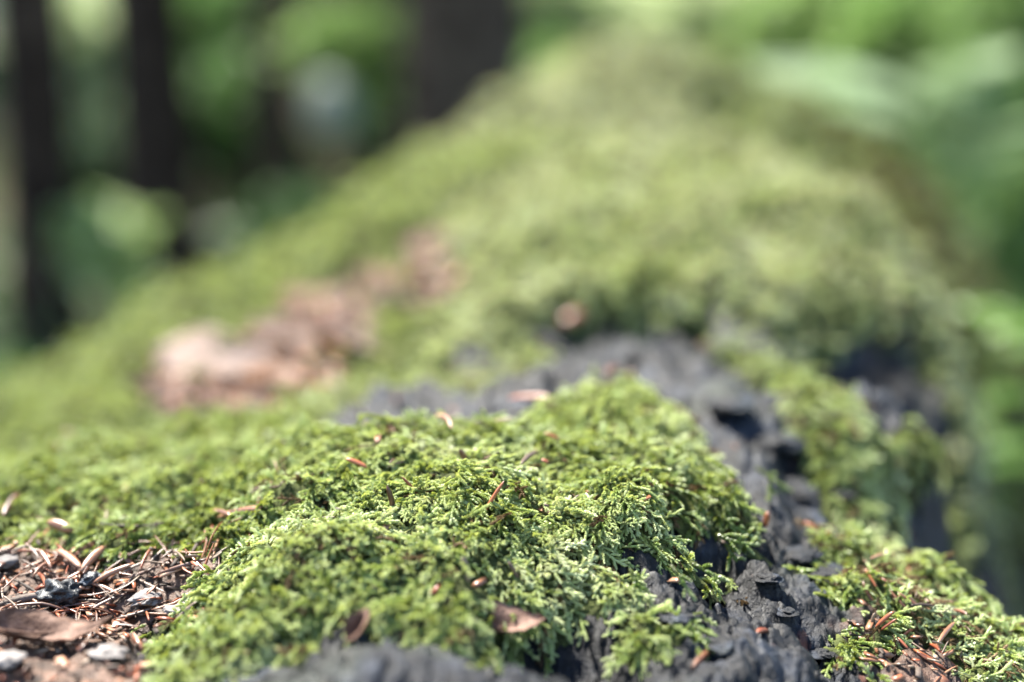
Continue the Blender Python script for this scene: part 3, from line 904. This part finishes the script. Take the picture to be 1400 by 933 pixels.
def lump(name, label, cat, px, py, wpx, mat, flat=.6, seed=0, sink=.3, rough=.25, stretch=1.0, group=None, parent=None, sub=4):
    import bmesh
    bm = bmesh.new(); bmesh.ops.create_icosphere(bm, subdivisions=sub, radius=1)
    co = np.array([v.co[:] for v in bm.verts])
    o3 = seed * 3.7
    n1 = vnoise(co[:, 0] * 1.3 + o3, co[:, 1] * 1.3 + co[:, 2], 3) + vnoise(co[:, 2] * 1.7 + o3, co[:, 0] * 1.6, 8)
    n2 = vnoise(co[:, 0] * 4 + o3, co[:, 1] * 4 + co[:, 2] * 3, 5) + vnoise(co[:, 1] * 9 + o3, co[:, 2] * 9 + co[:, 0] * 4, 6) * .5
    k = 1 + rough * n1 + rough * .5 * n2
    p = hit(px, py); rad = wpx * .5 * p.y / F_PX
    for v, q in zip(bm.verts, k): v.co = Vector((v.co.x * stretch, v.co.y, v.co.z * flat)) * q * rad
    me = bpy.data.meshes.new(name); bm.to_mesh(me); bm.free(); me.materials.append(mat)
    me.polygons.foreach_set("use_smooth", np.ones(len(me.polygons), dtype=bool))
    o = link(bpy.data.objects.new(name, me)); o.location = p + Vector((0, 0, rad * flat * (1 - sink)))
    o.rotation_euler = (0, 0, seed * .7)
    if parent:
        o.parent = parent; o.matrix_parent_inverse = Matrix.Translation(-Vector(parent.location)); return o
    return tag(o, label, cat, group)


lump("charred_lump", "crumbly charred black lump sitting in the needle litter", "charred wood", 82, 826, 58, M_COAL, .62, 1, .2, .35)
lump("charred_lump", "smaller charred crumb behind the big charred lump", "charred wood", 126, 800, 32, M_COAL, .6, 2, .2, .35)
lump("pebble", "small grey pebble at the left edge of the litter", "pebble", 10, 778, 32, M_CHIP, .55, 3, .2, .12)
lump("bark_flake", "pale greyish flake at the right rim of the litter pile", "bark flake", 203, 824, 42, M_CHIP, .3, 4, .1, .5)
lump("bark_flake", "second whitish flake, half in the moss right of the first", "bark flake", 252, 838, 46, M_CHIP, .3, 5, .1, .5)
lump("bark_flake", "white blurred flake lying on the large leaf in the bottom left corner", "bark flake", 152, 902, 44, M_CHIP, .25, 6, -.6, .5)
lump("bark_flake", "blue-grey blurred flake at the very bottom left corner", "bark flake", 12, 912, 44, M_CHIP, .4, 7, -.3, .4)
lump("bark_flake", "tan crumb between the flakes and the charred lump", "bark flake", 165, 860, 36, M_HUSK, .4, 8, .1, .25)
for i, (a, b, wd, st) in enumerate([(1052, 800, 40, .7), (1125, 788, 60, 1.4), (1010, 730, 30, .6), (1090, 765, 55, 1.3), (1075, 850, 34, .8), (1120, 905, 40, .8), (930, 850, 60, .9), (990, 890, 60, .9), (1000, 560, 60, 1.2), (1060, 620, 70, .9), (1100, 680, 40, 1), (880, 490, 60, 1.3), (1150, 680, 40, 1)]):
    o = lump("bark_plate", None, None, a, b, wd, M_BARK, .3, 20 + i, .45, .3, st, parent=log)

# a few single shoots hang free over the bark edge: parts of their patch
cushion = bpy.data.objects["moss_cushion"]
for i, (a, b, dx, dz, s) in enumerate([(958, 700, .1, -1, .9), (985, 735, .6, -.7, 1.2), (1000, 690, .3, -1, 1.0), (990, 772, .3, -1, 1.2), (940, 795, .6, -.6, 1.2), (1030, 660, .7, -.7, 1.1), (1045, 670, .5, -.8, .9), (975, 760, .8, -.4, 1.2), (860, 800, .3, -.7, 1.2), (915, 800, .5, -.7, 1.2)]):
    p = hit(a, b, .004) + Vector((0, 0, .005))
    o = link(bpy.data.objects.new("shoot", shoot_meshes[i % 10]), cushion)
    lay(o, p - cushion.location, (dx, -.25, dz), (0, -.6, .6), 0, s)


# ------------------------------------------------------------------ forest floor and everything behind
def terrain(x, y):
    x, y = np.asarray(x, float), np.asarray(y, float)
    d = np.hypot(x, y)
    return -.03 + fbm(x * .6, y * .6, 71, 3) * .05 * sstep(1.0, 3, d) + sstep(5, 22, y) * 1.1 + .35 * fbm(x * .12, y * .12, 72, 2) * sstep(5, 15, d) + 1.5 * np.exp(-((x + 1.5) / 1.3) ** 2 - ((y - 7.6) / 1.1) ** 2)


na, nr = 160, 120
ang = np.linspace(0, 2 * math.pi, na, endpoint=False); rr_ = np.concatenate([[0], np.geomspace(.3, 160, nr - 1)])
AA, RR = np.meshgrid(ang, rr_)
GX, GY = RR * np.sin(AA), RR * np.cos(AA) + .5
GZ = terrain(GX, GY)
gi_ = np.arange(nr * na).reshape(nr, na)
gq = np.stack([gi_[:-1], np.roll(gi_[:-1], -1, 1), np.roll(gi_[1:], -1, 1), gi_[1:]], -1).reshape(-1, 4)[:, ::-1]
n = NT("forest_soil"); c = n.coord()
soil = n.surf(n.ramp(n.noise(6, 8, c, .65), [(.3, (.018, .014, .009)), (.5, (.05, .035, .022)), (.62, (.05, .06, .02)), (.75, (.10, .11, .04))]), .9, .15, n.bump(n.noise(60, 5, c), .02))
me = mesh_np("forest_floor", np.stack([GX, GY, GZ], -1).reshape(-1, 3), gq); me.materials.append(soil)
tag(link(bpy.data.objects.new("forest_floor", me)), kind="structure")

CLUMPS = bpy.data.collections.new("leaf_clumps")
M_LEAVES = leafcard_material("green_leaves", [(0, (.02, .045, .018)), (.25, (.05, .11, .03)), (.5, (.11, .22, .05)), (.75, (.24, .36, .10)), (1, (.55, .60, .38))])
for i in range(5):
    r = random.Random(i); V, F = [], []
    for k in range(16):
        p = Vector((r.gauss(0, .05), r.gauss(0, .05), r.gauss(0, .04)))
        d = Vector((r.gauss(0, 1), r.gauss(0, 1), r.gauss(-.1, .5))).normalized()
        s = d.cross(Vector((r.gauss(0, .4), r.gauss(0, .4), 1))).normalized()
        L, wd = r.uniform(.035, .06), r.uniform(.018, .028)
        up = s.cross(d) * .006
        b = len(V)
        V += [p, p + d * L * .35 + s * wd * .5 + up, p + d * L * .75 + s * wd * .38 + up, p + d * L, p + d * L * .75 - s * wd * .38 + up, p + d * L * .35 - s * wd * .5 + up, p + d * L * .55]
        F += [(b, b + 1, b + 6), (b + 1, b + 2, b + 6), (b + 2, b + 3, b + 6), (b + 3, b + 4, b + 6), (b + 4, b + 5, b + 6), (b + 5, b, b + 6)]
    m = mesh_np("leaf_clump", [tuple(v) for v in V], F); m.materials.append(M_LEAVES)
    CLUMPS.objects.link(bpy.data.objects.new("leaf_clump", m))
G_CLUMP = scatter_group("scatter_clumps", CLUMPS)

# gaps in the canopy: the log and some undergrowth stand in sunlight
LIT_SPOTS = [((0.0, .7, .5), 1.5), ((.15, 1.8, .5), 1.5)]
def lit(p, r): LIT_SPOTS.append((tuple(p), r))


def foliage(name, pts, tint, size, parent, rng, origin):
    n = len(pts)
    rot = rng.uniform(0, 6.28, (n, 3)); rot[:, :2] *= .15
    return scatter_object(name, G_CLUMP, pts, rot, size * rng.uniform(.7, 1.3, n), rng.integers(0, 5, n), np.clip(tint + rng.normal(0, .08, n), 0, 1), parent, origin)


M_WOOD = simple_mat("tree_bark", [(.3, (.012, .008, .006)), (.55, (.04, .029, .021)), (.75, (.09, .07, .05))], 14, .9, .1, .006)
PENDING = []


def shrub(px, py, D, wpx, hpx, tint, label, group, sunny=0, n=90, size=1.0, seed=1, name="shrub"):
    rng = np.random.default_rng(seed)
    c = W(px, py, D); rx, rz = wpx * .5 * D / F_PX, hpx * .5 * D / F_PX
    g = float(terrain(c.x, c.y)); base = Vector((c.x + rng.uniform(-.05, .05), c.y + .03, g - .02))
    o = empty(name, base); tag(o, label, "shrub", group)
    q = rng.normal(0, 1, (n, 3)); q /= np.linalg.norm(q, axis=1, keepdims=True); q *= rng.uniform(.1, 1, (n, 1)) ** .5
    pts = np.array(c) + q * np.array([rx, max(rx, rz) * .6, rz])
    m = MB(); 
    for k in range(5):
        e = Vector(pts[k]); mid = (base + e) / 2 + Vector((rng.uniform(-.03, .03), 0, .03))
        m.tube([base - base, mid - base, e - base], [.006 * D / 3, .004 * D / 3, .002], 5)
    m.build("stem", M_WOOD, o)
    PENDING.append(("foliage", pts, tint, size, o, rng, tuple(base)))
    if sunny: lit(c, sunny)
    return o


TREES = []
def tree(px, D, wpx, base_label, tint=.2, crown=(4.2, 8.5, 2.2), n=600, seed=0, x=None, lean=0):
    rng = np.random.default_rng(500 + seed)
    X = W(px, 300, D).x if x is None else x
    r0 = wpx * .5 * D / F_PX
    g = float(terrain(X, D)); base = Vector((X, D, g - .1))
    o = empty("tree", base); tag(o, base_label, "tree", "trees of the wood behind the log")
    Ht = crown[1]
    pts = [Vector((lean * t * Ht + .05 * math.sin(t * 5 + seed), .05 * math.sin(t * 4 + 2 * seed), t * Ht)) for t in np.linspace(0, 1, 26) ** 1.5]
    V = []; F = []; nn = 20
    for i, p in enumerate(pts):
        t = p.z / Ht
        flare = 1 + .6 * math.exp(-p.z * 6)
        for k in range(nn):
            a = 2 * math.pi * k / nn
            rr = r0 * (1 - .8 * t) * flare * (1 + .10 * math.sin(a * 3 + seed) * math.exp(-p.z * 2) + .05 * math.sin(a * 7 + i * .9 + seed) + float(rng.uniform(-.03, .03)))
            V.append((p.x + math.cos(a) * rr, p.y + math.sin(a) * rr, p.z))
    for i in range(len(pts) - 1):
        for k in range(nn):
            F.append((i * nn + k, i * nn + (k + 1) % nn, (i + 1) * nn + (k + 1) % nn, (i + 1) * nn + k))
    m = mesh_np("trunk", V, F); m.materials.append(M_WOOD); tr = link(bpy.data.objects.new("trunk", m), o)
    cr = []
    for k in range(9):
        z = crown[0] * .8 + (Ht - crown[0]) * (k + .5) / 9
        a = k * 2.4 + seed; L = crown[2] * (1 - .4 * k / 9) * rng.uniform(.7, 1.1)
        s = Vector((lean * z, 0, z)); e = s + Vector((math.cos(a) * L, math.sin(a) * L, L * .35))
        MB().tube([s, (s + e) / 2 + Vector((0, 0, .1)), e], [r0 * .3, r0 * .18, .01], 6).build("limb", M_WOOD, tr)
        cr.append(e); cr.append((s + e) / 2)
    q = np.array(cr)[rng.integers(0, len(cr), n)] + rng.normal(0, .45, (n, 3)) * np.array([1, 1, .6])
    PENDING.append(("crown", q + np.array(base), tint, 3.2, o, rng, tuple(base)))
    return o


# trees one can see, then mostly unseen ones added for their shade
tree(18, 3.0, 100, "dark slim tree trunk at the far left edge, nearest of the trees", seed=1, lean=-.004)
tree(206, 4.3, 108, "dark trunk standing second from the left behind the log", seed=2)
tree(385, 5.6, 62, "thin dark trunk behind the green blur left of centre", seed=3)
tree(545, 5.2, 110, "dark brown trunk beyond the grey-white patch", seed=4, lean=-.01)
tree(655, 4.0, 180, "thickest near-black trunk rising right behind the shoulder of the log", seed=5)
tree(1245, 7.5, 60, "far slim trunk half lost in the foliage at the upper right", seed=6)
tree(1350, 5.5, 70, "dark trunk behind the leafy plants at the right edge", seed=7)
for i, (x, y, lab) in enumerate([(-5.5, 6.5, 'unseen slender tree beyond the far left trunk, just outside the dim undergrowth'), (-4.7, 9.6, 'unseen slender tree far back between the two leftmost trunks'), (-6, 11.5, 'unseen farthest slender tree at the left of the dim wood'), (7, 12, 'unseen slender tree far back at the right of the dim wood'), (-1, 14.5, 'farthest slender tree, straight behind the thickest trunk'), (9.5, 8, 'unseen slender tree at the right, outside the leafy edge of the wood'), (-5.2, 2.2, 'unseen tree standing level with the log, far out to its left')]):
    tree(0, y, 90 * 3 / max(y, 1) + 20, lab, seed=20 + i, x=x, n=500)

BGN = "undergrowth behind the log"
S = [  # px, py, D, w, h, tint (sunlight partly in its colour), sunny radius, label
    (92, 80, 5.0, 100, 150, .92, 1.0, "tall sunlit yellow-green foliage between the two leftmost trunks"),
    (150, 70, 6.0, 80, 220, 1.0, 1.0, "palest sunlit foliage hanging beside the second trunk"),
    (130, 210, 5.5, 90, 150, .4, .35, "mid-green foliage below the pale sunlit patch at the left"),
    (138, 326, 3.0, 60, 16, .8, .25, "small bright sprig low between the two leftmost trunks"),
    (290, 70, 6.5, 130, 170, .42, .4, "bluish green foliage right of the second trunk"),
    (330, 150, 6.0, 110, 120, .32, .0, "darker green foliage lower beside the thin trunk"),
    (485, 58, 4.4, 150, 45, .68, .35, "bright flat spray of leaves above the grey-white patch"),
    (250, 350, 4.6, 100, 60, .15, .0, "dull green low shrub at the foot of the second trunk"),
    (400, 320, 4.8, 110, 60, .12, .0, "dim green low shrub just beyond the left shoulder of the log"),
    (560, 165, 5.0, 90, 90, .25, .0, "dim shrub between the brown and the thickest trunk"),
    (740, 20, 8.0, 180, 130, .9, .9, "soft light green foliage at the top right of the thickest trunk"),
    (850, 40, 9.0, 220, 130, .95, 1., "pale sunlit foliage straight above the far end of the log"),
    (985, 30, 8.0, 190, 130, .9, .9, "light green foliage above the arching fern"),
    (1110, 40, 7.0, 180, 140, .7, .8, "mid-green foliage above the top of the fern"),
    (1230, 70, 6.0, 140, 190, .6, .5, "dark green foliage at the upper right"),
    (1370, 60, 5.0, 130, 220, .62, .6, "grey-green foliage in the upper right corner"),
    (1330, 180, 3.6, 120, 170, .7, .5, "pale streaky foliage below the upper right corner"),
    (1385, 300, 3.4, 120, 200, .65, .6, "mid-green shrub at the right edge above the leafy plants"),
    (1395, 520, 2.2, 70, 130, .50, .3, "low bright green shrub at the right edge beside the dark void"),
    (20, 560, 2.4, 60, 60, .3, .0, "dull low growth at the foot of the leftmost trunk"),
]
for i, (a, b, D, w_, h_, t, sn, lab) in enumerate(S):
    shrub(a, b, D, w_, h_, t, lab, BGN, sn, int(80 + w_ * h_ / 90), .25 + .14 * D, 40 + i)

# one dim mass of undergrowth and far wood
rng = np.random.default_rng(9)
n_ = 9000
yy = 6.5 + 14 * rng.uniform(0, 1, n_) ** .8; xx = rng.uniform(-.75, .75, n_) * yy
zz = terrain(xx, yy) + rng.uniform(0, 1, n_) ** 1.3 * (.4 + sstep(7, 15, yy) * 2.6)
kk = ~((xx > -3.3) & (xx < -.1) & (yy < 11)); xx, yy, zz = xx[kk], yy[kk], zz[kk]
fw = link(bpy.data.objects.new("woods", bpy.data.meshes.new("woods"))); tag(fw, "dim tangle of undergrowth filling the wood behind the trunks", "undergrowth", kind="stuff")
PENDING.append(("woods_foliage", np.stack([xx, yy, zz], -1), np.where(xx > 0, .55, .3), 2.0, fw, rng, (0, 0, 0)))  # right half tinted paler, its sunlit brightness put into the leaf colour
n_ = 2600
yy = rng.uniform(2.6, 8, n_); xx = rng.uniform(-.7, .7, n_) * yy; zz = terrain(xx, yy) + rng.uniform(0, .12, n_)
gc = link(bpy.data.objects.new("ground_cover", bpy.data.meshes.new("ground_cover"))); tag(gc, "low dim ground cover on the forest floor behind the log", "ground cover", kind="stuff")
PENDING.append(("ground_leaves", np.stack([xx, yy, zz], -1), .25, .8, gc, rng, (0, 0, 0)))

# leafy plants close to the right flank
M_BROAD = simple_mat("fresh_leaf", [(.3, (.05, .11, .015)), (.7, (.11, .20, .035))], 20, .4, .4, .0005, .45)
M_FERN = simple_mat("fern_green", [(.3, (.17, .27, .12)), (.7, (.34, .43, .25))], 20, .8, .15, .0005, .4)


def leafy_plant(label, leaves, root, seed, mat=M_BROAD):
    base = Vector(root); o = empty("leafy_plant", base); tag(o, label, "plant", "leafy plants beside the log")
    for k, (px, py, D, L, wd, az, el) in enumerate(leaves):
        p = W(px, py, D) - base
        MB().tube([Vector((0, 0, 0)), p * .5 + Vector((0, 0, .02)), p], [.003, .002, .001], 6).build("stem", M_BROAD, o)
        lf = link(bpy.data.objects.new("leaf", leaf_mesh("leaf", mat, L, wd, -.25, .15, seed + k)), o)
        d = Vector((math.cos(az) * math.cos(el), math.sin(az) * math.cos(el), math.sin(el)))
        lay(lf, p + d * L * .5, d, (0, -.3, 1))
    return o


leafy_plant("leafy green plant nearest the log at the right edge, its leaves held flat", [
    (1345, 450, .98, .055, .032, .2, .1), (1395, 440, 1.0, .05, .03, 2.6, .2), (1370, 470, 1.05, .05, .03, -.8, 0)], (.37, 1.05, .0), 60)
leafy_plant("low bright green plant above the black void at the right", [
    (1335, 605, .9, .05, .022, .1, .02), (1320, 640, .88, .06, .016, .05, .03), (1390, 600, .92, .045, .025, 2.8, 0), (1360, 545, 1.0, .05, .03, .5, 0), (1400, 560, 1.0, .05, .03, 2.2, 0)], (.35, 1.0, .0), 70)


def fern(label, base, fronds, mat, seed):
    o = empty("fern", base); tag(o, label, "fern")
    r = random.Random(seed)
    for pts_px in fronds:
        P3 = [Vector((0, 0, 0))] + [W(a, b, d) - Vector(base) for a, b, d in pts_px]
        # smooth the rachis
        path = []
        for i in range(len(P3) - 1):
            for t in np.linspace(0, 1, 12, endpoint=False):
                a, b, c_, d = P3[max(i - 1, 0)], P3[i], P3[i + 1], P3[min(i + 2, len(P3) - 1)]
                path.append(.5 * ((2 * b) + (c_ - a) * t + (2 * a - 5 * b + 4 * c_ - d) * t * t + (3 * b - a - 3 * c_ + d) * t ** 3))
        path.append(P3[-1])
        m = MB().tube(path, [.003 * (1 - i / len(path)) + .0006 for i in range(len(path))], 6)
        fr = m.build("frond", mat, o)
        lm = MB(); n = len(path)
        for i in range(int(n * .25), n - 1):
            t = i / n; tg = (path[i + 1] - path[i]).normalized(); sd = tg.cross(Vector((0, -.4, 1))).normalized()
            for s in (-1, 1):
                L = .075 * math.sin(math.pi * min(1, (t - .2) / .8)) ** .7 + .008
                d = (sd * s + tg * .5 + Vector((0, 0, -.25))).normalized(); w2 = tg * .007
                b = len(lm.v); p = path[i]
                upv = Vector((0, 0, .002))
                lm.v += [p - w2 * .6, p + d * L * .5 - w2 + upv, p + d * L, p + d * L * .5 + w2 + upv, p + w2 * .6]
                lm.f += [(b, b + 1, b + 3, b + 4), (b + 1, b + 2, b + 3)]
        lm.build("leaflet", mat, fr)["kind"] = "stuff"
    return o


fern("pale bluish fern whose fronds arch over the far right shoulder of the log", (.78, 2.3, .05), [
    [(1300, 200, 2.25), (1240, 120, 2.2), (1160, 92, 2.15), (1040, 92, 2.1), (960, 110, 2.05)],
    [(1330, 220, 2.25), (1310, 130, 2.2), (1330, 80, 2.15), (1390, 70, 2.1)],
    [(1340, 260, 2.2), (1370, 180, 2.1), (1430, 160, 2.0)],
    [(1280, 230, 2.2), (1230, 160, 2.1), (1180, 140, 2.0), (1120, 150, 1.95)]], M_FERN, 3)

# pale stump-like stone behind: the grey-white patch
st = lump("boulder", "pale grey-white rounded stone standing in the dark between the trunks", "boulder", 455, 200, 10, simple_mat("pale_stone", [(.3, (.12, .14, .11)), (.7, (.22, .25, .20))], 8, .8, .2, .005), 1.25, 4, 0, .12)
p = W(455, 150, 3.9); st.location = p; st.scale = (.068 / (5 * hit(455, 200).y / F_PX),) * 3
lit(p, .12)

for nm, pts, tint_, size, parent, rng, org in PENDING:
    if nm == "crown":
        k = np.ones(len(pts), bool)
        s = np.array(SUN)
        for c, r in LIT_SPOTS:
            v = pts - np.array(c); a = v @ s
            d = np.linalg.norm(v - a[:, None] * s, axis=1)
            k &= ~((a > 0) & (d < r + .15))
        pts = pts[k]
    foliage(nm if nm != "woods_foliage" and nm != "ground_leaves" else "foliage", pts, tint_, size, parent, rng, org)
